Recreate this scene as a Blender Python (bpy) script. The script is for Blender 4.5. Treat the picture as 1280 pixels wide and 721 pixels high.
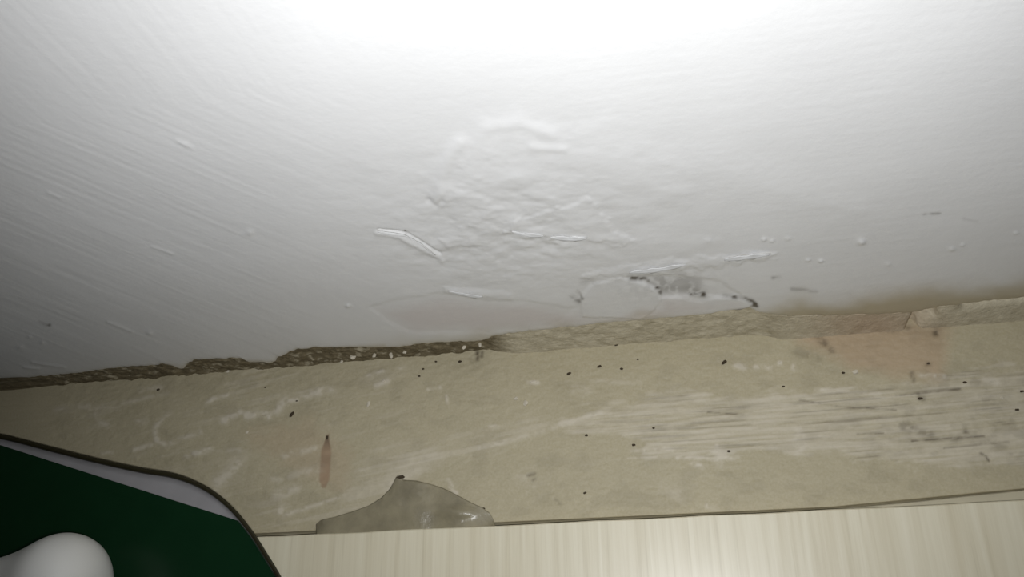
import bpy, math, random
import numpy as np
from mathutils import Vector, Matrix

for o in list(bpy.data.objects):
    bpy.data.objects.remove(o, do_unlink=True)
scene = bpy.context.scene
C = scene.collection
random.seed(7)

# ------------------------------------------------------------------ camera
W, H = 1280.0, 721.0
F = 1065.0                       # focal length in pixels
CX, CY = 640.0, 360.5
CAM_H = 0.50                     # phone held half a metre above the floor

def nrm(v):
    v = np.array(v, float)
    return v / np.linalg.norm(v)

# directions of the place in camera terms (right, down, forward)
down = nrm((234.7, 473, F))                    # straight down to the floor
ez = -down
_n = np.cross((0, 435 - CY, F), (100, 426.9 - CY, F))   # plane through the lens and the foot of the wall
ex = nrm(np.cross(_n, down))                 # along the wall
if ex[0] < 0: ex = -ex
ey = np.cross(ez, ex)                        # into the wall
M = np.stack([ex, ey, ez], axis=1)           # cam = M @ world

def ray(u, v):
    return M.T @ np.array((u - CX, v - CY, F))

r0 = ray(640, 435)
CAM = np.array((0.0, -CAM_H * (r0[1] / -r0[2]), CAM_H))
CAM[1] += 0.006               # that line is the floor's edge, 6 mm behind the face of the plaster

def on_floor(u, v, z=0.0):
    d = ray(u, v)
    t = (z - CAM[2]) / d[2]
    return CAM + d * t

def on_wall(u, v, y=0.0):
    d = ray(u, v)
    t = (y - CAM[1]) / d[1]
    return CAM + d * t

def project(x, y, z):
    px, py, pz = x - CAM[0], y - CAM[1], z - CAM[2]
    a = M[0, 0] * px + M[0, 1] * py + M[0, 2] * pz
    b = M[1, 0] * px + M[1, 1] * py + M[1, 2] * pz
    c = M[2, 0] * px + M[2, 1] * py + M[2, 2] * pz
    c = np.maximum(c, 0.02)
    return CX + F * a / c, CY + F * b / c

right_w = M.T @ np.array((1.0, 0, 0))
up_w = M.T @ np.array((0, -1.0, 0))
fwd_w = M.T @ np.array((0, 0, 1.0))
camd = bpy.data.cameras.new('camera')
camd.sensor_width = 36.0
camd.lens = 36.0 * F / W
camd.clip_start = 0.01
cam = bpy.data.objects.new('camera', camd)
C.objects.link(cam)
mw = Matrix.Identity(4)
for i in range(3):
    mw[i][0] = right_w[i]; mw[i][1] = up_w[i]; mw[i][2] = -fwd_w[i]; mw[i][3] = CAM[i]
cam.matrix_world = mw
scene.camera = cam

# ------------------------------------------------------------------ light
world = bpy.data.worlds.new('dim_room')
scene.world = world
world.use_nodes = True
bg = world.node_tree.nodes['Background']
bg.inputs[0].default_value = (0.95, 1.0, 0.93, 1)
bg.inputs[1].default_value = 0.008

sp = bpy.data.lights.new('phone_flash_offscreen', 'SPOT')
sp.energy = 6.05
sp.color = (0.99, 1.0, 1.02)
sp.spot_size = math.radians(110)
sp.spot_blend = 1.0
sp.shadow_soft_size = 0.006
flash = bpy.data.objects.new('phone_flash_offscreen', sp)
C.objects.link(flash)
fl_pos = CAM + right_w * 0.004 - up_w * 0.014
fl_dir = Vector(ray(725, 190)).normalized()
flash.location = fl_pos
flash.rotation_euler = fl_dir.to_track_quat('-Z', 'Y').to_euler()

vs = scene.view_settings
vs.view_transform = 'Standard'
vs.look = 'None'
vs.gamma = 1.0
vs.use_curve_mapping = False
vs.exposure = 0.0

# ------------------------------------------------------------------ helpers
def sstep(a, b, x):
    t = np.clip((x - a) / (b - a), 0, 1)
    return t * t * (3 - 2 * t)

def _hash(ix, iy, s):
    n = (ix.astype(np.int64) * 374761393 + iy.astype(np.int64) * 668265263 + s * 1442695041) & 0x7fffffff
    n = ((n ^ (n >> 13)) * 1274126177) & 0x7fffffff
    n = n ^ (n >> 16)
    return (n & 0xffff) / 65535.0

def vnoise(x, y, s=0):
    ix = np.floor(x); iy = np.floor(y)
    fx = x - ix; fy = y - iy
    fx = fx * fx * (3 - 2 * fx); fy = fy * fy * (3 - 2 * fy)
    a = _hash(ix, iy, s); b = _hash(ix + 1, iy, s)
    c = _hash(ix, iy + 1, s); d = _hash(ix + 1, iy + 1, s)
    return (a * (1 - fx) + b * fx) * (1 - fy) + (c * (1 - fx) + d * fx) * fy

def fbm(x, y, s=0, o=4):
    t = 0; a = 0.5; n = 0
    for i in range(o):
        t = t + a * vnoise(x * 2 ** i, y * 2 ** i, s + i * 17); n += a; a *= 0.5
    return t / n

def pdist(u, v, pts):
    """distance to a polyline"""
    best = np.full(u.shape, 1e9)
    for (x0, y0), (x1, y1) in zip(pts[:-1], pts[1:]):
        dx, dy = x1 - x0, y1 - y0
        t = np.clip(((u - x0) * dx + (v - y0) * dy) / (dx * dx + dy * dy + 1e-9), 0, 1)
        best = np.minimum(best, np.hypot(u - x0 - t * dx, v - y0 - t * dy))
    return best

def inpoly(u, v, pts):
    """signed distance to a closed polygon, positive inside"""
    d = pdist(u, v, pts + [pts[0]])
    ins = np.zeros(u.shape, bool)
    n = len(pts)
    for i in range(n):
        x0, y0 = pts[i]; x1, y1 = pts[(i + 1) % n]
        c = ((y0 > v) != (y1 > v)) & (u < (x1 - x0) * (v - y0) / (y1 - y0 + 1e-12) + x0)
        ins ^= c
    return np.where(ins, d, -d)

def line(u, v, pts, w):
    return np.exp(-(pdist(u, v, pts) / w) ** 2)

def blob(u, v, cx, cy, rx, ry, a=0.0):
    ca, sa = math.cos(a), math.sin(a)
    x = (u - cx) * ca + (v - cy) * sa
    y = -(u - cx) * sa + (v - cy) * ca
    return np.exp(-(x / rx) ** 2 - (y / ry) ** 2)

def mesh_obj(name, verts, faces, mat, parent=None, smooth=True):
    me = bpy.data.meshes.new(name)
    verts = np.asarray(verts, dtype=np.float32)
    faces = np.asarray(faces, dtype=np.int32)
    me.vertices.add(len(verts)); me.vertices.foreach_set('co', verts.ravel())
    k = faces.shape[1]
    me.loops.add(faces.size); me.loops.foreach_set('vertex_index', faces.ravel())
    me.polygons.add(len(faces))
    me.polygons.foreach_set('loop_start', np.arange(0, faces.size, k, dtype=np.int32))
    me.polygons.foreach_set('loop_total', np.full(len(faces), k, dtype=np.int32))
    me.update(calc_edges=True)
    if smooth:
        me.polygons.foreach_set('use_smooth', np.ones(len(faces), bool))
    me.validate()
    me.materials.append(mat)
    o = bpy.data.objects.new(name, me)
    C.objects.link(o)
    if parent:
        o.parent = parent
    return o

def pyobj(name, verts, faces, mat, parent=None, smooth=False):
    me = bpy.data.meshes.new(name)
    me.from_pydata([tuple(map(float, p)) for p in verts], [], faces)
    me.update()
    if smooth:
        for p in me.polygons: p.use_smooth = True
    me.materials.append(mat)
    o = bpy.data.objects.new(name, me)
    C.objects.link(o)
    if parent: o.parent = parent
    return o

def grid_faces(nr, nc, flip=False):
    i = np.arange(nr - 1)[:, None] * nc + np.arange(nc - 1)[None, :]
    i = i.ravel()
    f = np.stack([i, i + 1, i + nc + 1, i + nc], axis=1)
    return f[:, ::-1] if flip else f

def set_marks(o, rgb):
    n = len(o.data.vertices)
    a = o.data.attributes.new('marks', 'FLOAT_COLOR', 'POINT')
    out = np.ones((n, 4), np.float32)
    for k, c in enumerate(rgb):
        out[:, k] = np.clip(c.ravel(), 0, 1)
    a.data.foreach_set('color', out.ravel())

def tag(o, label=None, cat=None, group=None, kind=None):
    if label: o['label'] = label
    if cat: o['category'] = cat
    if group: o['group'] = group
    if kind: o['kind'] = kind
    return o

def empty(name, loc):
    o = bpy.data.objects.new(name, None)
    o.empty_display_size = 0.02
    o.location = loc
    C.objects.link(o)
    return o

def put(o, parent):
    """child of an empty, world position kept"""
    o.parent = parent
    o.matrix_parent_inverse = Matrix.Translation(parent.location).inverted()
    return o

# ------------------------------------------------------------------ materials
class Mat:
    def __init__(self, name, rough=0.5, spec=0.5):
        self.m = bpy.data.materials.new(name)
        self.m.use_nodes = True
        self.t = self.m.node_tree
        self.b = self.t.nodes['Principled BSDF']
        self.b.inputs['Roughness'].default_value = rough
        self.b.inputs['Specular IOR Level'].default_value = spec
    def n(self, kind, **kw):
        nd = self.t.nodes.new(kind)
        for k, v in kw.items():
            if k in nd.inputs: nd.inputs[k].default_value = v
            else: setattr(nd, k, v)
        return nd
    def l(self, a, b): self.t.links.new(a, b)
    def coord(self, scale=(1, 1, 1), rot=(0, 0, 0)):
        c = self.n('ShaderNodeTexCoord'); mp = self.n('ShaderNodeMapping')
        mp.inputs['Scale'].default_value = scale
        mp.inputs['Rotation'].default_value = rot
        self.l(c.outputs['Object'], mp.inputs['Vector'])
        return mp.outputs[0]
    def noise(self, vec, scale, detail=4, rough=0.55):
        nd = self.n('ShaderNodeTexNoise')
        nd.inputs['Scale'].default_value = scale
        nd.inputs['Detail'].default_value = detail
        nd.inputs['Roughness'].default_value = rough
        self.l(vec, nd.inputs['Vector'])
        return nd.outputs['Fac']
    def ramp(self, fac, stops):
        r = self.n('ShaderNodeValToRGB')
        e = r.color_ramp.elements
        while len(e) < len(stops): e.new(0.5)
        for i, (p, c) in enumerate(stops):
            e[i].position = p
            e[i].color = (c[0], c[1], c[2], 1) if hasattr(c, '__len__') else (c, c, c, 1)
        self.l(fac, r.inputs[0])
        return r.outputs[0]
    def mix(self, fac, a, b, mode='MIX'):
        x = self.n('ShaderNodeMix'); x.data_type = 'RGBA'; x.blend_type = mode
        for s, v in ((0, fac), (6, a), (7, b)):
            if hasattr(v, 'is_linked') or hasattr(v, 'links'): self.l(v, x.inputs[s])
            elif s == 0: x.inputs[0].default_value = v
            else: x.inputs[s].default_value = (v[0], v[1], v[2], 1)
        return x.outputs[2]
    def marks(self):
        a = self.n('ShaderNodeAttribute'); a.attribute_name = 'marks'
        s = self.n('ShaderNodeSeparateColor')
        self.l(a.outputs['Color'], s.inputs[0])
        return s.outputs[0], s.outputs[1], s.outputs[2]
    def bump(self, h, strength, dist):
        b = self.n('ShaderNodeBump')
        b.inputs['Strength'].default_value = strength
        b.inputs['Distance'].default_value = dist
        self.l(h, b.inputs['Height'])
        self.l(b.outputs[0], self.b.inputs['Normal'])
    def color(self, c): 
        if hasattr(c, 'links'): self.l(c, self.b.inputs['Base Color'])
        else: self.b.inputs['Base Color'].default_value = (c[0], c[1], c[2], 1)

def mat_plaster():
    m = Mat('white_wall_paint', 0.42, 0.45)
    v = m.coord()
    r, g, b = m.marks()
    n = m.noise(v, 14, 5)
    base = m.ramp(n, [(0.3, (0.79, 0.79, 0.785)), (0.7, (0.84, 0.84, 0.835))])
    c = m.mix(b, base, (0.60, 0.49, 0.46))
    c = m.mix(g, c, (0.52, 0.46, 0.33))
    c = m.mix(r, c, (0.09, 0.075, 0.06))
    m.color(c)
    m.bump(m.noise(v, 260, 3), 0.12, 0.001)
    return m.m

def mat_core():
    m = Mat('crumbling_mortar', 0.9, 0.2)
    v = m.coord()
    r, g, b = m.marks()
    n = m.noise(v, 160, 5, 0.65)
    base = m.ramp(n, [(0.3, (0.13, 0.105, 0.06)), (0.62, (0.24, 0.20, 0.125)), (0.78, (0.40, 0.36, 0.26))])
    mort = m.ramp(n, [(0.3, (0.47, 0.42, 0.30)), (0.7, (0.68, 0.62, 0.47))])
    c = m.mix(g, base, mort)
    c = m.mix(b, c, (0.44, 0.29, 0.19))
    c = m.mix(r, c, (0.07, 0.055, 0.03))
    m.color(c)
    m.bump(m.noise(v, 420, 4), 0.5, 0.0015)
    return m.m

def mat_floor():
    m = Mat('beige_floor_screed', 0.55, 0.3)
    v = m.coord()
    r, g, b = m.marks()
    n = m.noise(v, 22, 5)
    fine = m.noise(v, 700, 3)
    base = m.ramp(n, [(0.3, (0.445, 0.392, 0.25)), (0.7, (0.49, 0.432, 0.28))])
    base = m.mix(0.10, base, m.ramp(fine, [(0.3, 0.2), (0.7, 0.7)]))
    c = m.mix(b, base, (0.48, 0.335, 0.215))
    c = m.mix(r, c, (0.64, 0.585, 0.47))
    c = m.mix(g, c, (0.085, 0.065, 0.04))
    m.color(c)
    m.bump(fine, 0.25, 0.0006)
    return m.m

def mat_laminate():
    m = Mat('pale_ash_laminate', 0.42, 1.0)
    v = m.coord((1, 0.02, 1))
    v2 = m.coord((1, 0.10, 1))
    a = m.noise(v, 300, 4, 0.7)
    w = m.noise(v2, 75, 2, 0.5)
    fine = m.noise(m.coord((1, 0.05, 1)), 900, 2)
    c = m.ramp(a, [(0.28, (0.60, 0.54, 0.385)), (0.44, (0.73, 0.67, 0.495)), (0.60, (0.79, 0.735, 0.56)), (0.76, (0.86, 0.81, 0.65))])
    c = m.mix(0.35, c, m.ramp(w, [(0.35, (0.66, 0.59, 0.42)), (0.6, (0.80, 0.75, 0.58))]))
    m.color(c)
    s = m.n('ShaderNodeMath', operation='ADD'); m.l(a, s.inputs[0]); m.l(fine, s.inputs[1])
    rr = m.ramp(a, [(0.35, 0.30), (0.65, 0.36)])
    m.l(rr, m.b.inputs['Roughness'])
    m.bump(s.outputs[0], 0.10, 0.00025)
    return m.m

def plain(name, col, rough=0.5, spec=0.5, var=0.06, scale=60, bump=0.0):
    m = Mat(name, rough, spec)
    v = m.coord()
    n = m.noise(v, scale, 4)
    lo = [c * (1 - var) for c in col]; hi = [min(1, c * (1 + var)) for c in col]
    m.color(m.ramp(n, [(0.3, lo), (0.7, hi)]))
    if bump: m.bump(m.noise(v, scale * 6, 3), bump, 0.0008)
    return m.m

M_PL = mat_plaster(); M_CO = mat_core(); M_FL = mat_floor(); M_LA = mat_laminate()
M_CUT = plain('laminate_cut_edge', (0.50, 0.46, 0.34), 0.7, 0.3)
M_FILM = plain('grey_plastic_film', (0.265, 0.235, 0.155), 0.30, 0.6, 0.22, 70, 0.35)
M_GREEN = plain('dark_green_plastic', (0.006, 0.032, 0.012), 0.28, 0.35)
M_RIM = plain('brown_rim_shadow_tone', (0.03, 0.026, 0.012), 0.4, 0.4)  # brown rim, its colour darkened partly to stand in for the tray's shadow
M_GREY = plain('grey_lining', (0.38, 0.37, 0.375), 0.6, 0.3)
M_WHITE = plain('white_plastic', (0.90, 0.90, 0.86), 0.38, 0.5, 0.01)
M_DIRT = plain('dark_dirt', (0.06, 0.045, 0.028), 0.9, 0.2, 0.3, 500)
M_CHIP = plain('pale_plaster_crumbs', (0.62, 0.57, 0.46), 0.85, 0.2, 0.1, 300)
M_FLAKE = plain('peeling_white_paint', (0.63, 0.63, 0.62), 0.5, 0.4, 0.04, 120)

# ------------------------------------------------------------------ floor
def axis(lo, hi, step, far_lo, far_hi, far_n=14):
    core = np.arange(lo, hi + step * 0.5, step)
    a = lo - (lo - far_lo) * (np.linspace(1, 0, far_n, endpoint=False)) ** 2
    b = hi + (far_hi - hi) * (np.linspace(0, 1, far_n + 1)[1:]) ** 2
    return np.concatenate([a, core, b])

XS = axis(-0.42, 0.42, 0.0007, -1.3, 1.3)
YS = np.concatenate([-1.3 + (1.3 - 0.20) * (1 - (1 - np.linspace(0, 1, 14, endpoint=False)) ** 2),
                     np.arange(-0.20, 0.0165, 0.0007)])

def floor_marks(u, v):
    big = fbm(u / 60, v / 40, 3)
    # streak noise follows the brush, slightly rising to the right
    s = v + 0.075 * u
    st = fbm(u / 90, s / 3.2, 11, 3)
    st2 = fbm(u / 40, s / 5.5, 23, 3)
    pit = fbm(u / 9, v / 6, 31, 3)
    light = np.zeros(u.shape); dark = np.zeros(u.shape); pink = np.zeros(u.shape)
    # broad whitish brushed band on the right
    band = [(682, 521), (740, 510), (792, 498), (826, 486), (868, 478), (886, 492), (960, 488), (1010, 484), (1060, 478), (1120, 478),
            (1180, 468), (1290, 450), (1400, 440), (1400, 585), (1280, 583), (1210, 590), (1130, 578), (1060, 572),
            (1010, 571), (950, 566), (880, 574), (800, 571), (806, 552), (770, 545), (720, 540), (690, 530)]
    sd = inpoly(u, v, band) + (fbm(u / 22, s / 9, 5) - 0.5) * 26
    k = sstep(-2, 7, sd)
    light += k * (0.16 + 0.34 * sstep(0.34, 0.62, st) + 0.22 * sstep(.45, .6, fbm(u / 30, s / 1.8, 15, 2)))
    dark += k * 0.30 * sstep(0.60, 0.76, fbm(u / 120, s / 2.6, 41, 2)) * sstep(0.40, 0.6, big)
    dark += k * 0.16 * sstep(0.5, 0.75, fbm(u / 16, v / 9, 33, 3)) * sstep(1040, 1120, u)
    # fainter wash over the middle
    wash = [(420, 600), (480, 560), (560, 545), (660, 520), (700, 530), (640, 552), (560, 580), (520, 600), (500, 612), (430, 640)]
    k = sstep(-10, 12, inpoly(u, v, wash) + (big - 0.5) * 40)
    light += k * (0.10 + 0.30 * sstep(0.4, 0.65, fbm((u + v) / 60, (v + 0.22 * u) / 3.5, 51, 3)))
    k = sstep(-6, 10, inpoly(u, v, [(475, 600), (500, 570), (545, 560), (560, 575), (510, 600), (490, 620)]) + (pit - 0.5) * 14)
    light += 0.32 * k
    # small lighter brush marks: points, half width, strength
    for pts, w, a in [
        ([(310, 519), (322, 515), (335, 519)], 4.5, .65), ([(280, 525), (292, 517), (300, 516)], 4.5, .45),
        ([(346, 513), (356, 501), (375, 497), (400, 489), (416, 489)], 5, .38), ([(258, 505), (266, 498), (284, 494)], 2.6, .40),
        ([(196, 548), (193, 536), (205, 519), (213, 516)], 3.2, .33), ([(196, 550), (208, 556), (222, 550), (250, 540)], 3.2, .30),
        ([(173, 527), (182, 524)], 4, .32), ([(120, 518), (127, 528), (134, 531)], 3.6, .28), ([(112, 512), (150, 505), (210, 490)], 2.6, .22),
        ([(168, 562), (190, 556)], 2.5, .34), ([(232, 571), (262, 561)], 3, .36), ([(128, 566), (140, 565)], 2.4, .3),
        ([(70, 512), (110, 507)], 4, .26), ([(176, 487), (200, 484)], 3.5, .25), ([(240, 566), (300, 562)], 2.6, .25),
        ([(270, 605), (285, 592), (298, 582)], 8, .34), ([(345, 618), (370, 610)], 6, .30), ([(340, 600), (400, 585)], 5, .22),
        ([(350, 640), (356, 636)], 7, .30), ([(360, 642), (430, 620)], 2.6, .30), ([(355, 570), (395, 560)], 4, .24),
        ([(460, 468), (478, 463)], 2.6, .40), ([(470, 482), (484, 476)], 3.4, .40), ([(535, 486), (550, 484)], 2.2, .35),
        ([(558, 494), (559, 503)], 1.8, .30), ([(498, 460), (505, 458)], 2.2, .3), ([(612, 533), (622, 532)], 2.0, .35),
        ([(560, 600), (566, 612), (570, 616)], 2.6, .55), ([(600, 560), (690, 535), (760, 512)], 3, .22),
        ([(660, 477), (672, 478)], 2.2, .7), ([(720, 487), (734, 489)], 6, .25), ([(740, 476), (800, 478)], 3, .16),
        ([(896, 560), (902, 570), (900, 576)], 5.5, .55), ([(903, 572), (922, 571)], 3, .45), ([(866, 578), (878, 583)], 3.2, .40),
        ([(790, 564), (840, 562)], 2.2, .4), ([(846, 572), (884, 571)], 1.8, .4), ([(785, 573), (820, 571)], 1.6, .3),
        ([(920, 456), (930, 459)], 3.4, .55), ([(944, 458), (955, 458)], 3, .4), ([(961, 460), (964, 460)], 2.6, .4),
        ([(974, 453), (976, 453)], 2.4, .55), ([(991, 457), (992, 461)], 2.6, .45), ([(1000, 543), (1000, 560)], 8, .22),
        ([(832, 608), (850, 618)], 9, .16), ([(652, 597), (668, 600)], 9, .14), ([(884, 632), (896, 636)], 3, .4),
        ([(1150, 468), (1180, 470)], 3, .35), ([(1232, 473), (1246, 478)], 3.5, .3), ([(1020, 486), (1100, 492)], 2, .3)]:
        n = 0.35 + 1.0 * sstep(0.32, 0.62, fbm(u / 7, v / 5, 61, 3))
        light += 1.8 * a * np.exp(-(pdist(u, v, pts) / w) ** 2) * n
    # scratchy faint strokes on the left
    k = sstep(70, 160, u) * (1 - sstep(430, 560, u))
    light += k * 0.30 * sstep(0.50, 0.74, fbm((u + v) / 46, (v + 0.24 * u) / 4, 71, 3)) * sstep(0.35, 0.65, big)
    # general mottling
    dark += 0.10 * sstep(0.5, 0.75, fbm(u / 26, v / 16, 81))
    # brown smear, rust-brown patches
    sm = np.clip(1 - np.abs(u - (409 - (v - 545) * 0.07 + 0.0025 * (v - 575) ** 2 * 0)) / (2.5 + 5.6 * sstep(545, 566, v) - 4.2 * sstep(598, 609, v)), 0, 1)
    sm = sm * ((v > 543) & (v < 609))
    pink += 0.7 * sstep(0, 0.5, sm)
    dark += 0.45 * sstep(0, 0.5, sm) * (1 - sstep(548, 566, v)) + 0.22 * sstep(0, 0.4, sm)
    pink += 0.22 * sstep(-14, 14, inpoly(u, v, [(300, 540), (390, 525), (440, 570), (430, 615), (390, 600), (340, 570)]) + (pit - .5) * 20)
    rp = [(996, 404), (1060, 398), (1120, 398), (1186, 402), (1182, 445), (1176, 472), (1120, 470), (1060, 456), (1030, 440), (1000, 428)]
    pink += 0.55 * sstep(-10, 16, inpoly(u, v, rp) + (big - .5) * 30)
    # dark grubby marks near the right corner
    gr = 0.5 + 0.9 * sstep(.35, .65, fbm(u / 8, v / 5, 101))
    for pts, w, a in [([(1020, 418), (1030, 428), (1040, 438)], 5, .42), ([(1010, 414), (1050, 412), (1090, 408)], 4, .30),
                      ([(1098, 410), (1110, 414), (1136, 409)], 3.5, .32), ([(1172, 405), (1170, 416)], 4.5, .55),
                      ([(995, 440), (1020, 446)], 8, .22), ([(1160, 455), (1162, 455)], 3, .35), ([(1140, 466), (1142, 475)], 3, .4),
                      ([(1150, 496), (1156, 498)], 3.5, .4), ([(1128, 531), (1140, 534)], 6, .32), ([(1148, 540), (1164, 542)], 5, .30),
                      ([(1206, 536), (1207, 540)], 4, .35), ([(1120, 494), (1200, 486)], 1.3, .42), ([(1140, 551), (1230, 545)], 1.4, .42),
                      ([(1225, 566), (1232, 570), (1236, 576)], 1.5, .5), ([(1180, 560), (1262, 552)], 1.2, .35),
                      ([(597, 434), (596, 449)], 3, .6), ([(603, 436), (602, 445)], 2.2, .5), ([(588, 448), (590, 452)], 3, .2),
                      ([(1000, 500), (1050, 508), (1120, 512)], 1.2, .35), ([(885, 515), (930, 518)], 1.2, .35), ([(1072, 542), (1104, 541)], 1.2, .35),
                      ([(660, 594), (668, 592)], 2.5, .35), ([(666, 600), (670, 598)], 2, .3), ([(694, 624), (700, 630)], 2.5, .18)]:
        dark += a * np.exp(-(pdist(u, v, pts) / w) ** 2) * gr
    return np.clip(light, 0, .9), np.clip(dark, 0, .95), np.clip(pink, 0, .9)

# the screed stops at an open joint along the board; past it lies the sub-base, 12 mm lower
jp = np.array([on_floor(a, b) for a, b in [(-300, 695), (1039, 633.3), (1280, 610), (1600, 579)]])
def joint(x):
    y = np.interp(x, jp[:, 0], jp[:, 1])
    y = np.where(x < jp[0, 0], jp[0, 1] + (x - jp[0, 0]) * (jp[1, 1] - jp[0, 1]) / (jp[1, 0] - jp[0, 0]), y)
    return np.where(x > jp[-1, 0], jp[-1, 1] + (x - jp[-1, 0]) * (jp[-1, 1] - jp[-2, 1]) / (jp[-1, 0] - jp[-2, 0]), y)
J0 = float(joint(np.array(0.0)))
YS = np.sort(np.concatenate([YS[np.abs(YS - J0) > 4e-4], [J0, J0 - 2e-5, J0 - 4e-5, J0 - 3e-4]]))
gx, gy = np.meshgrid(XS, YS)
base_y = gy.copy()
gy = gy + np.clip((0.0165 - base_y) / (0.0165 - J0), 0, 1) * (joint(gx) - J0)
u, v = project(gx, gy, 0 * gx)
inside = (u > -250) & (u < 1530) & (v > 300) & (v < 900)
uu, vv = np.where(inside, u, -250), np.where(inside, v, 900)
L, Dk, Pk = floor_marks(uu, vv)
L = np.where(inside, L, 0.08); Dk = np.where(inside, Dk, 0.12); Pk = np.where(inside, Pk, 0)
gz = 0.0012 * (fbm(gx / 0.05, gy / 0.03, 5) - 0.5) + 0.0004 * L + 0.0006 * (fbm(gx / 0.004, gy / 0.002, 6, 2) - 0.5)
gz = gz - 0.0004 * Dk
gz = np.where(base_y < J0 - 1e-5, gz - 0.0005, gz)
gz = np.where(base_y < J0 - 3e-5, -0.012, gz)
floor = mesh_obj('floor', np.stack([gx, gy, gz], -1).reshape(-1, 3), grid_faces(len(YS), len(XS)), M_FL)
set_marks(floor, (L, Dk, Pk))
tag(floor, 'bare beige floor strip with whitish brush streaks, brown smear and grime', 'floor', kind='structure')

# ------------------------------------------------------------------ wall
# ragged lower edge of the plaster, traced where it ends above the floor
edge_px = [(-260, 497), (-60, 480), (0, 475), (40, 474), (75, 471), (140, 463), (190, 459), (205, 457), (222, 461), (228, 464), (236, 456), (246, 452),
           (290, 450), (306, 451), (312, 456), (330, 455), (338, 457), (350, 449), (370, 440), (395, 437), (430, 437), (470, 437), (500, 437),
           (520, 434), (545, 431), (590, 430), (608, 428), (616, 423), (632, 420), (660, 417), (690, 414), (720, 411), (760, 406),
           (800, 403), (840, 399), (880, 395), (915, 390), (938, 388), (950, 394), (990, 398), (1060, 396), (1120, 394), (1140, 393), (1160, 388), (1200, 383),
           (1230, 379), (1280, 374), (1540, 352)]
ew = np.array([on_wall(a, b) for a, b in edge_px])
WX = axis(-0.42, 0.42, 0.0006, -1.3, 1.3)
zb = np.interp(WX, ew[:, 0], ew[:, 2])
zb = np.maximum(zb + 0.0016 * (fbm(WX / 0.004, WX * 0, 77, 3) - 0.5) * 2, 0.004)
NT = 300
tt = np.concatenate([np.arange(NT) * 0.00095, 0.00095 * NT + (2.1 - 0.00095 * NT) * np.linspace(0, 1, 26)[1:] ** 2])
wx, wt = np.meshgrid(WX, tt)
taper = np.clip(1 - wt / 0.12, 0, 1)
wz = wt + zb[None, :] * taper
u, v = project(wx, 0 * wx, wz)
inside = (u > -250) & (u < 1530) & (v > -200) & (v < 560)
u = np.where(inside, u, -250); v = np.where(inside, v, -200)

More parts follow.
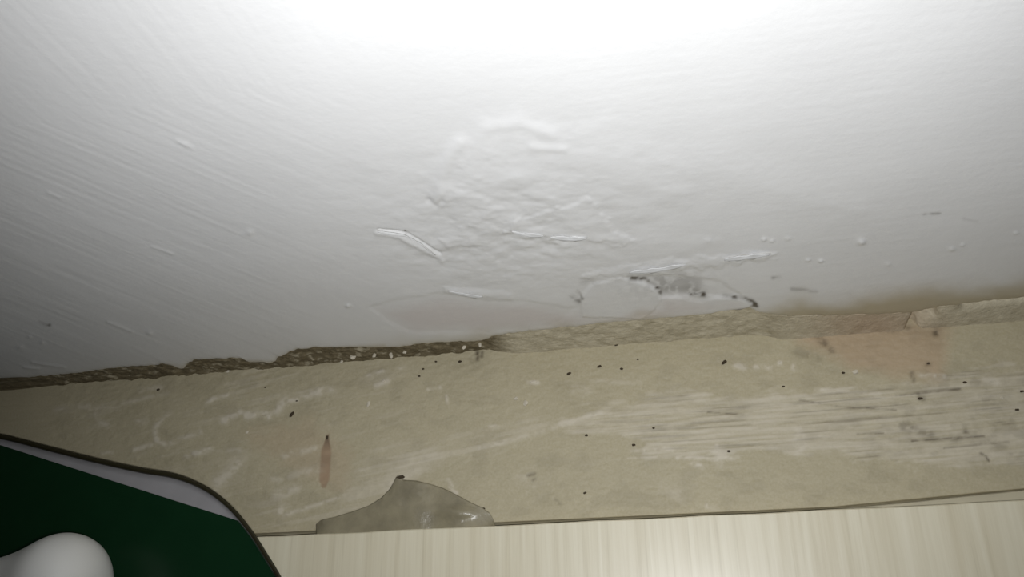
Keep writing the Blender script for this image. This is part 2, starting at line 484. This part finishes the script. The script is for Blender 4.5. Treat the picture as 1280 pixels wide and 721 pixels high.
def wall_relief(u, v, wx, wz):
    mm = 0.001
    h = 2.2 * mm * (fbm(wx / 0.16, wz / 0.2, 1, 3) - 0.5)
    lower = sstep(60, 330, v)
    h += 1.0 * mm * (fbm(wx / 0.03, wz / 0.05, 2, 4) - 0.5) * (0.25 + 0.75 * lower)
    # trowel and brush scratches running down to the right on the left-hand side
    q = v - 0.42 * u
    h += 0.40 * mm * (fbm((u + 0.42 * v) / 120, q / 4.5, 9, 3) - 0.5) * (1 - sstep(250, 560, u))
    h += 0.22 * mm * (fbm((u - 0.15 * v) / 90, (v + 0.12 * u) / 5, 19, 3) - 0.5) * sstep(400, 700, u)
    # big blistered area
    w = (fbm(u / 40, v / 30, 13, 3) - 0.5) * 34
    bl = inpoly(u, v, [(545, 250), (556, 195), (600, 160), (680, 145), (760, 150), (830, 180), (880, 240), (860, 262), (770, 285), (735, 300), (640, 296), (585, 300)]) + w
    h += 2.0 * mm * sstep(-14, 45, bl)
    cen = blob(u, v, 640, 270, 170, 80)
    h += 4.2 * mm * (fbm(u / 46, v / 20, 29, 4) - 0.5) * cen
    h += 2.6 * mm * (fbm(u / 16, v / 9, 39, 3) - 0.5) * blob(u, v, 620, 305, 120, 55)
    # crease ridges
    h += 1.6 * mm * line(u, v, [(575, 178), (560, 195), (551, 225), (548, 252)], 9)
    h -= 1.2 * mm * line(u, v, [(536, 250), (545, 256), (552, 250)], 4)
    h += 0.9 * mm * line(u, v, [(610, 158), (650, 152), (690, 166)], 7)
    h += 0.9 * mm * line(u, v, [(665, 182), (705, 184)], 5)
    # thin shells with a shadowed lower edge: surface stands proud above the line, falls away below
    def shelf(poly, hh, soft=3.0, wob=5, s=3):
        return hh * mm * sstep(-soft, soft, inpoly(u, v, poly) + (fbm(u / 12, v / 8, s, 3) - .5) * wob)
    h += shelf([(690, 262), (738, 246), (752, 262), (768, 286), (800, 300), (770, 302), (736, 300), (688, 298), (660, 294), (632, 288), (640, 270)], 1.1, 5, 16)
    h += shelf([(548, 298), (590, 300), (604, 306), (560, 309)], .9, 3)
    h += shelf([(556, 360), (640, 366), (640, 376), (590, 372), (556, 366)], 1.0, 3)
    h += shelf([(740, 340), (790, 330), (862, 324), (900, 320), (905, 322), (970, 315), (968, 320), (905, 330), (860, 336), (790, 343), (730, 348)], 1.4, 5, 12)
    h += shelf([(700, 318), (760, 300), (830, 296), (900, 300), (860, 318), (780, 330)], .7, 8)
    h += shelf([(820, 200), (900, 240), (1010, 268), (1080, 262), (1000, 230), (900, 190)], 1.2, 26, 10)
    # patch of smooth paint over the mouldy hollow
    h += shelf([(728, 396), (724, 372), (742, 354), (775, 346), (800, 352), (822, 362), (826, 370), (818, 388), (800, 398)], 1.3, 2.5, 4)
    h -= shelf([(786, 346), (820, 344), (900, 350), (925, 368), (880, 374), (828, 370), (822, 362)], 1.1, 3)
    h += shelf([(824, 372), (870, 368), (915, 372), (944, 380), (926, 388), (880, 394), (800, 402), (760, 405), (820, 390)], 1.2, 2.5, 3)
    # rosy undercoat layer left of centre: a step down
    h -= shelf([(462, 384), (485, 402), (510, 416), (640, 415), (700, 405), (720, 385), (660, 376), (560, 366), (500, 372)], .7, 3)
    # long fine crack with a lifted lip
    h += 1.0 * mm * line(u, v, [(470, 291), (500, 296), (512, 303), (545, 320), (553, 326)], 3.0)
    h -= 1.8 * mm * line(u, v, [(474, 287), (508, 291), (522, 299), (550, 317)], 1.6)
    # small drips and blobs of paint
    for cx, cy, r, a in [(1077, 302, 3.6, 2.2), (1010, 325, 2, 1.3), (1026, 326, 2.2, 1.6), (955, 299, 2, 1.4), (965, 301, 2, 1.2), (985, 298, 3, .8),
                         (1190, 311, 3, 1.2), (1203, 306, 2, 1.0), (1110, 330, 3, .8), (312, 290, 3.5, 1.0), (435, 382, 2.4, 1.4), (187, 416, 3, 1.0),
                         (37, 421, 2.2, .9), (53, 428, 2.5, .9), (26, 434, 3.5, .8), (232, 179, 3, .5), (1270, 291, 2, 1), (885, 300, 3, .7), (690, 318, 3, .6)]:
        h += a * mm * np.exp(-((u - cx) / (r * 1.3)) ** 2 - ((v - cy) / r) ** 2)
    for pts, w_, a in [([(30, 459), (48, 461)], 2, .8), ([(40, 453), (80, 459)], 2, .7), ([(135, 402), (165, 414)], 2, .5),
                       ([(190, 308), (215, 317)], 2, .5), ([(222, 176), (240, 185)], 2.5, .4), ([(60, 240), (75, 247)], 2, .4)]:
        h += a * mm * line(u, v, pts, w_)
    return h * 0.42

h = np.where(inside, wall_relief(u, v, wx, wz), 0)
h -= 0.0018 * np.exp(-wt / 0.004)
dirt = np.zeros(u.shape); beige = np.zeros(u.shape); rose = np.zeros(u.shape)
gn = fbm(u / 9, v / 6, 201, 3); bg_ = fbm(u / 50, v / 30, 203, 3)
for pts, w, a in [([(786, 347), (806, 349), (820, 358), (825, 366)], 2.4, .75), ([(820, 352), (850, 350), (870, 356)], 9, .24), ([(828, 362), (860, 362), (880, 368)], 5, .24),
                  ([(862, 367), (880, 368)], 2.2, .7), ([(905, 369), (925, 371), (940, 376), (946, 382)], 2.6, .75), ([(920, 388), (932, 388)], 3.0, .8), ([(936, 385), (944, 380)], 2.4, .6),
                  ([(716, 370), (724, 376)], 3.5, .5), ([(722, 364), (728, 372)], 2, .45), ([(728, 352), (746, 350)], 5, .14),
                  ([(966, 347), (975, 347)], 2.2, .35), ([(990, 361), (1020, 363)], 2.4, .3), ([(50, 402), (62, 406)], 2.0, .62),
                  ([(1155, 268), (1175, 267)], 1.6, .35), ([(1205, 274), (1222, 277)], 1.8, .35), ([(506, 288), (508, 292)], 1.4, .6)]:
    dirt += a * line(u, v, pts, w) * (0.35 + 0.9 * sstep(.35, .62, gn))
dirt += 0.12 * blob(u, v, 830, 355, 70, 22) * sstep(.35, .6, gn)
rose += 0.34 * sstep(-8, 14, inpoly(u, v, [(470, 388), (500, 412), (520, 420), (700, 412), (930, 386), (925, 376), (830, 374), (825, 385), (760, 398), (720, 392), (650, 380), (560, 372)]) + (bg_ - .5) * 16)
low = v - (435 - 0.081 * (u - 640))            # pixels above the floor line, negative up
beige += 0.55 * sstep(-34, -12, low + (bg_ - .5) * 22) * sstep(430, 560, u)
beige += 0.5 * sstep(-46, -14, low + (bg_ - .5) * 26) * sstep(930, 1010, u)
for pts, w, a in [([(305, 453), (340, 455)], 4, .5), ([(210, 456), (232, 462)], 4, .4), ([(370, 440), (480, 433)], 3, .4)]:
    beige += a * line(u, v, pts, w)
dirt = np.where(inside, dirt, 0); beige = np.where(inside, beige, 0); rose = np.where(inside, rose, 0)
wy = -h
P = np.stack([wx, wy, wz], -1)
# return of the broken edge, back to the masonry
back = P[0].copy(); back[:, 1] = 0.012; back[:, 2] += 0.0015
mid = P[0].copy(); mid[:, 1] += 0.0018; mid[:, 2] -= 0.0006
P = np.concatenate([back[None], mid[None], P], 0)
ext = lambda a, f: np.concatenate([np.full((2, a.shape[1]), f), a], 0)
wall = mesh_obj('wall_back', P.reshape(-1, 3), grid_faces(P.shape[0], P.shape[1]), M_PL)
set_marks(wall, (ext(dirt, 0), ext(beige, .8), ext(rose, 0)))
tag(wall, 'white painted plaster wall, blistered and crumbling along its foot', 'wall', kind='structure')

# masonry and mortar showing in the crevice under the plaster
KX = axis(-0.42, 0.42, 0.0008, -1.3, 1.3)
kz = np.concatenate([np.arange(0, 0.05, 0.0007), [0.06, 0.09]])
kx, kzz = np.meshgrid(KX, kz)
u, v = project(kx, 0 * kx, kzz)
zk = np.interp(KX, ew[:, 0], ew[:, 2])[None, :]
bead = sstep(606, 650, u) * (1 - sstep(930, 975, u))          # pale mortar bead
fil = sstep(925, 985, u)                                      # smeared fillet
rough_n = fbm(kx / 0.006, kzz / 0.006, 301, 4)
ky = 0.0075 - 0.0035 * rough_n
ky = ky * (1 - bead) + bead * (0.0030 + 0.0042 * np.clip(kzz / np.maximum(zk, .004), 0, 1) - 0.0016 * rough_n)
prof = 0.0016 - 0.0040 * np.clip(1 - kzz / np.maximum(zk, .004), 0, 1) - 0.0007 * rough_n
ky = ky * (1 - fil) + fil * prof
up_in = sstep(0.001, 0.004, kzz - zk)
ky = ky * (1 - up_in) + 0.011 * up_in
# small hollow scraped out of the fillet
ky += 0.007 * np.clip(line(u, v, [(1138, 408), (1146, 398), (1166, 390)], 5), 0, 1) * fil
ky += 0.006 * np.clip(line(u, v, [(1205, 381), (1240, 377), (1300, 370)], 3.5), 0, 1) * fil
kg = np.clip(bead + fil + 0.55 * sstep(.62, .72, fbm(kx / 0.004, kzz / 0.004, 311, 3)), 0, 1)
kr = 0.45 * line(u, v, [(925, 388), (946, 382)], 3.5) + 0.4 * line(u, v, [(590, 434), (606, 428)], 4)
kb = 0.55 * blob(u, v, 1090, 402, 70, 16)
core = mesh_obj('mortar_course', np.stack([kx, ky, kzz - 0.001], -1).reshape(-1, 3), grid_faces(len(kz), len(KX)), M_CO, wall)
set_marks(core, (kr, kg, kb))
core['label'] = 'brown crumbling mortar in the crevice'

# ------------------------------------------------------------------ lifted paint flakes on the wall
def flake(pts, width, lift, curl=0.4, thick=0.0005, name='paint_flake'):
    """thin curled sliver: pts run along the attached line on the wall, width in metres hangs down"""
    n = len(pts) * 6
    t = np.linspace(0, len(pts) - 1, n)
    pu = np.interp(t, range(len(pts)), [p[0] for p in pts]); pv = np.interp(t, range(len(pts)), [p[1] for p in pts])
    base = np.array([on_wall(a, b, -0.0015) for a, b in zip(pu, pv)])
    K = 5; V = []
    for i in range(n):
        e = math.sin(math.pi * min(1, max(0.02, i / (n - 1)))) ** 0.6
        wv = 0.5 * width * e * (0.35 + 1.0 * float(vnoise(np.array(i * .55 + pts[0][0]), np.array(3.1), 5)))
        for k in range(K):
            s = k / (K - 1)
            V.append(base[i] + np.array((0, -0.42 * lift * e * s ** 1.5, wv * (0.5 - s) - curl * wv * 0)))
    return add_flake(name, V, n, K, thick)

def add_flake(name, V, n, K, thick):
    o = mesh_obj(name, V, grid_faces(n, K), M_FLAKE, wall)
    md = o.modifiers.new('thickness', 'SOLIDIFY'); md.thickness = thick
    return o

flake([(472, 290), (490, 292), (508, 295)], 0.0036, 0.0013)
flake([(508, 295), (528, 306), (545, 319)], 0.0026, 0.001)
flake([(688, 297), (712, 298), (734, 298)], 0.006, 0.0020)
flake([(640, 290), (662, 294), (680, 295)], 0.005, 0.0014)
flake([(786, 341), (820, 337), (858, 331)], 0.007, 0.0022)
flake([(905, 325), (932, 321), (964, 318)], 0.007, 0.0022)
flake([(560, 364), (590, 370), (604, 371)], 0.005, 0.0012)

# ------------------------------------------------------------------ laminate board
def board(name, a, b, z0, z1, depth, mat, parent):
    pa, pb = on_floor(*a, z=z1), on_floor(*b, z=z1)
    d = (pb - pa) / (pb[0] - pa[0])
    e0, e1 = pa + d * (-1.0 - pa[0]), pa + d * (1.0 - pa[0])
    nx = 161
    V = []; Fc = []
    bev = 0.0006
    for i in range(nx):
        p = e0 + (e1 - e0) * i / (nx - 1)
        wob = 0.0005 * (float(vnoise(np.array(i * .8), np.array(1.0), 9)) - .5)
        V += [(p[0], p[1] + wob, z0), (p[0], p[1] + wob, z1 - bev), (p[0], p[1] - bev + wob, z1), (p[0], -depth, z1), (p[0], -depth, z0)]
    for i in range(nx - 1):
        for k in range(4):
            q = i * 5 + k
            Fc.append((q, q + 1, q + 6, q + 5))
        Fc.append((i * 5 + 4, i * 5, i * 5 + 5, i * 5 + 9))
    Fc.append((4, 3, 2, 1, 0)); q = (nx - 1) * 5; Fc.append((q, q + 1, q + 2, q + 3, q + 4))
    return pyobj(name, V, [f[::-1] for f in Fc], mat, parent)

lam = empty('laminate_board', (0, -0.5, 0))
tag(lam, 'pale wood-grain laminate board lying along the beige floor strip', 'board')
put(board('wood_grain_top', (330, 670.5), (1280, 625), -0.002, 0.009, 1.2, M_LA, None), lam)
# backing layer: lies askew, so a wedge of it shows past the top at one end
put(board('backing_layer', (960, 644), (1280, 612.5), -0.0118, -0.002, 1.15, M_CUT, None), lam)

# ------------------------------------------------------------------ torn plastic film under the board edge
top = [(396, 655), (402, 650), (420, 646), (440, 640), (462, 632), (478, 622), (489, 610), (495, 598), (498, 594), (504, 600),
       (520, 601), (538, 605), (556, 611), (574, 620), (590, 629), (602, 634), (612, 641), (617, 650), (618, 657)]
tu = np.interp(np.linspace(0, 18, 110), range(19), [p[0] for p in top])
tv = np.interp(np.linspace(0, 18, 110), range(19), [p[1] for p in top])
K = 26; V = []
for i in range(110):
    s = i / 109
    bu = 396 + (619 - 396) * s; bv = 668.5 - 0.0479 * (bu - 360) + 5
    for k in range(K):
        t = k / (K - 1)
        pu, pv = bu + (tu[i] - bu) * t, bv + (tv[i] - bv) * t
        ed = math.sin(math.pi * s) ** 0.5
        z = 0.0012 + 0.0062 * (1 - t) ** 2 + ed * (0.0045 * math.sin(math.pi * min(1, t * .9)) + 0.0035 * t ** 3)
        z += 0.0022 * ed * (float(fbm(np.array(pu / 26), np.array(pv / 14), 401, 3)) - 0.5) * t
        z += 0.0022 * math.exp(-((pu - 575) / 26) ** 2 - ((pv - 640) / 7) ** 2) - 0.0015 * math.exp(-((pu - 545) / 16) ** 2)
        z = max(z, 0.001)
        V.append(on_floor(pu, pv, z))
film = mesh_obj('plastic_film_scrap', V, grid_faces(110, K), M_FILM)
md = film.modifiers.new('thickness', 'SOLIDIFY'); md.thickness = 0.0006
tag(film, 'torn grey plastic film curling out from under the laminate board edge', 'film scrap')

# ------------------------------------------------------------------ dark green tray with grey lining
ZT = 0.024
rim_px = [(-205, 900), (-190, 780), (-170, 680), (-150, 612), (-128, 572), (-98, 546), (-55, 536), (0, 543), (60, 558), (120, 573), (175, 585),
          (212, 591), (240, 600), (266, 614), (291, 635), (314, 663), (334, 694), (352, 725), (372, 775), (392, 840), (404, 910),
          (400, 970), (372, 1010), (320, 1026), (100, 1030), (-80, 1030), (-150, 1020), (-192, 975)]
rp = [on_floor(a, b, ZT) for a, b in rim_px]
# smooth the outline (closed Catmull-Rom)
def catmull(P, n=8):
    out = []; m_ = len(P)
    for i in range(m_):
        p0, p1, p2, p3 = P[i - 1], P[i], P[(i + 1) % m_], P[(i + 2) % m_]
        for k in range(n):
            t = k / n
            out.append(0.5 * ((2 * p1) + (-p0 + p2) * t + (2 * p0 - 5 * p1 + 4 * p2 - p3) * t * t + (-p0 + 3 * p1 - 3 * p2 + p3) * t ** 3))
    return out
outl = catmull(rp)
outl = np.array(outl); cen = outl.mean(0)
NO = len(outl)
def inset(d, z):
    """outline moved inwards by d"""
    tan = np.roll(outl, -1, 0) - np.roll(outl, 1, 0)
    nn = np.stack([tan[:, 1], -tan[:, 0]], 1); nn /= np.linalg.norm(nn, axis=1)[:, None] + 1e-9
    q = outl.copy()
    q[:, :2] += nn * d
    if np.linalg.norm(q[:, :2] - cen[:2], axis=1).mean() > np.linalg.norm(outl[:, :2] - cen[:2], axis=1).mean() and d > 0:
        q = outl.copy(); q[:, :2] -= nn * d
    q[:, 2] = z
    return q
def loft(name, rings, mat, cap0=False, cap1=False):
    V = np.concatenate(rings); n = NO; Fc = []
    for r in range(len(rings) - 1):
        for i in range(n):
            j = (i + 1) % n
            Fc.append((r * n + i, r * n + j, (r + 1) * n + j, (r + 1) * n + i))
    if cap0: Fc.append(tuple(range(n))[::-1])
    if cap1: Fc.append(tuple((len(rings) - 1) * n + i for i in range(n)))
    return pyobj(name, V, Fc, mat, None, True)
ZB = 0.0092
tray = empty('tray', (cen[0], cen[1], ZB))
tag(tray, 'shallow dark green plastic tray with rounded corner and grey lining', 'tray')
put(loft('tray_shell', [inset(0.012, ZB), inset(0.007, ZB + .001), inset(0.002, ZT - 0.005), inset(0.0, ZT - 0.002), inset(0.0, ZT - .0006)], M_GREEN, cap0=True), tray)
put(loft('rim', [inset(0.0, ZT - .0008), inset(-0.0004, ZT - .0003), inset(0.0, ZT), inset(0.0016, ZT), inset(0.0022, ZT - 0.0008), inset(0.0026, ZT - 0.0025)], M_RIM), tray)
put(loft('lining', [inset(0.0024, ZT - 0.002), inset(0.004, ZT - 0.006), inset(0.006, ZT - 0.0065)], M_GREY, cap1=True), tray)
# green insert panel with one straight edge; the lining shows beyond it
ZI = ZT - 0.0035
inn = inset(0.0036, ZI)
sa, sb = on_floor(0, 556, ZI), on_floor(311, 655, ZI)
dd = sb - sa; nvec = np.array((-dd[1], dd[0])); nvec /= np.linalg.norm(nvec)
if np.dot(nvec, (cen - sa)[:2]) < 0: nvec = -nvec
side = (inn[:, :2] - sa[:2]) @ nvec
poly = []
for i in range(NO):
    j = (i + 1) % NO
    if side[i] >= 0: poly.append(inn[i])
    if (side[i] >= 0) != (side[j] >= 0):
        t = side[i] / (side[i] - side[j]); poly.append(inn[i] + (inn[j] - inn[i]) * t)
poly = np.array(poly); n = len(poly)
lo = poly.copy(); lo[:, 2] -= 0.002
V = np.concatenate([lo, poly])
Fc = [(i, (i + 1) % n, n + (i + 1) % n, n + i) for i in range(n)] + [tuple(range(n))[::-1], tuple(range(n, 2 * n))]
put(pyobj('insert_panel', V, Fc, M_GREEN), tray)

# ------------------------------------------------------------------ white handle lying on the tray
ZC = ZI + 0.0255
scale_px = np.linalg.norm(on_floor(100, 722, ZC) - on_floor(0, 722, ZC)) / 100
hc = on_floor(76, 733, ZC)
prof = [(-226, 0), (-224, 10), (-218, 17), (-206, 21), (-185, 23), (-160, 22), (-135, 21.5), (-110, 23), (-86, 27), (-70, 30), (-56, 34), (-42, 39), (-30, 44),
        (-20, 49), (-10, 53), (0, 55.5), (10, 55.5), (20, 53.5), (30, 49), (38, 43), (45, 34.5), (50, 24), (52.5, 13), (53.5, 0)]
axd = on_floor(86, 724, ZC) - on_floor(-14, 724, ZC); axd /= np.linalg.norm(axd)
upv = np.array((0, 0, 1.0)); sd = np.cross(axd, upv)
V = []; NS = 40
for s, r in prof:
    for k in range(NS):
        a = 2 * math.pi * k / NS
        V.append(hc + axd * s * scale_px + (sd * math.cos(a) + upv * math.sin(a)) * max(r, 0.01) * scale_px)
Fc = []
for r in range(len(prof) - 1):
    for k in range(NS):
        Fc.append((r * NS + k, r * NS + (k + 1) % NS, (r + 1) * NS + (k + 1) % NS, (r + 1) * NS + k))
V = np.array(V); low_z = V[:, 2].min(); V[:, 2] += ZI + 0.0002 - low_z
hd = pyobj('tool_handle', V, Fc, M_WHITE, None, True)
md = hd.modifiers.new('smooth', 'SUBSURF'); md.levels = 1; md.render_levels = 2
tag(hd, 'white plastic handle with rounded knob end lying on the green tray', 'handle')

# ------------------------------------------------------------------ crumbs
def crumb_mesh(name, mat, seed, flat):
    rnd = random.Random(seed)
    import bmesh
    bm = bmesh.new(); bmesh.ops.create_icosphere(bm, subdivisions=2, radius=1.0)
    for q in bm.verts:
        k = 0.75 + 0.5 * rnd.random()
        q.co = Vector((q.co.x * k, q.co.y * k * 0.8, q.co.z * k * flat))
    me = bpy.data.meshes.new(name); bm.to_mesh(me); bm.free(); me.materials.append(mat)
    return me
dm = [crumb_mesh('dirt_crumb', M_DIRT, i, 0.55) for i in range(3)]
cm = [crumb_mesh('plaster_crumb', M_CHIP, 10 + i, 0.5) for i in range(3)]
def crumb(name, me, p, r, stretch, rot, label, cat, group):
    o = bpy.data.objects.new(name, me); C.objects.link(o)
    o.location = (p[0], p[1], p[2] + 0.35 * r)
    o.scale = (r * stretch, r, r); o.rotation_euler = (0, 0, rot)
    tag(o, label, cat, group)
PXM = 0.00042
for i, (a, b, r, st, ro) in enumerate([(365, 518, 3.0, 1.5, 1.0), (770, 431, 2.2, 1.1, 0), (749, 458, 2.3, 1.5, .3), (777, 461, 2.0, 1.1, 0), (711, 467, 2.6, 1.3, .4), (905, 453, 3.0, 1.5, .6),
        (1054, 466, 1.8, 1.2, 0), (731, 616, 2.0, 1.2, 0.4), (733, 544, 2.2, 1.1, 0), (817, 535, 1.7, 1.1, 0), (792, 556, 2.2, 1.2, 0), (409, 547, 2.2, 1.3, 1.5), (575, 452, 2.2, 1.2, 0.2),
        (529, 461, 1.8, 1.1, 0), (524, 470, 1.9, 1.1, 0), (545, 452, 1.6, 1.2, 0), (1277, 489, 2.0, 1.3, 0), (1271, 512, 1.8, 1.6, 0), (1206, 478, 1.9, 1.3, 0), (371, 501, 1.6, 1.2, 0),
        (332, 484, 1.8, 1.1, 0), (911, 564, 1.9, 1.2, 0), (979, 483, 1.8, 1.2, 0), (797, 449, 1.4, 1.2, 0), (198, 487, 2.2, 1.3, .2), (1150, 498, 2.2, 1.4, 0), (1160, 454, 1.7, 1.2, 0)]):
    crumb('dirt_crumb', dm[i % 3], on_floor(a, b), r * PXM, st, ro, 'tiny dark brown dirt crumb lying on the bare beige floor strip', 'crumb', 'dirt crumbs on the beige floor strip')
for i, (a, b, r, st, ro) in enumerate([(657, 504, 3.0, 1.2, 1.2), (645, 498, 2.2, 1.3, 0.3), (461, 505, 2.6, 1.3, 1.4), (309, 540, 2.0, 1.0, 0), (1069, 465, 3.0, 1.1, 0), (975, 453, 2.0, 1.2, 0),
        (666, 477, 2.2, 2.0, 0), (480, 476, 2.2, 1.3, .5), (1037, 412, 1.8, 1.2, 0), (1252, 497, 1.6, 1.2, 0)]):
    crumb('plaster_crumb', cm[i % 3], on_floor(a, b), r * PXM * 1.3, st, ro, 'small pale plaster crumb lying on the bare beige floor strip', 'crumb', 'plaster crumbs on the floor strip')
for i, (a, b, r) in enumerate([(441, 446, 3.6), (468, 444, 2.6), (489, 444, 3.0), (506, 440, 2.2), (580, 434, 2.8), (600, 431, 2.4), (645, 431, 2.2), (427, 452, 2.2), (322, 466, 2.2), (258, 470, 2.4), (285, 464, 2.0)]):
    p = on_wall(a, b, 0.0045); p[2] -= 0.35 * r * PXM
    crumb('plaster_crumb', cm[i % 3], p, r * PXM * 1.2, 1.2, i, 'pale plaster crumb lodged in the crevice at the foot of the wall', 'crumb', 'plaster crumbs in the wall crevice')
for a, b, z, r, st, ro, lab in [(500, 597, 0.0052, 4.0, 1.7, 0.2, 'dark dirt crumb caught on the peak of the torn plastic film'),
                               (604, 636, 0.0045, 2.2, 1.2, 0.3, 'tiny dark crumb near the rounded end of the torn plastic film')]:
    p = on_floor(a, b, z)
    crumb('dirt_crumb', dm[1], p, r * PXM, st, ro, lab, 'crumb', None)
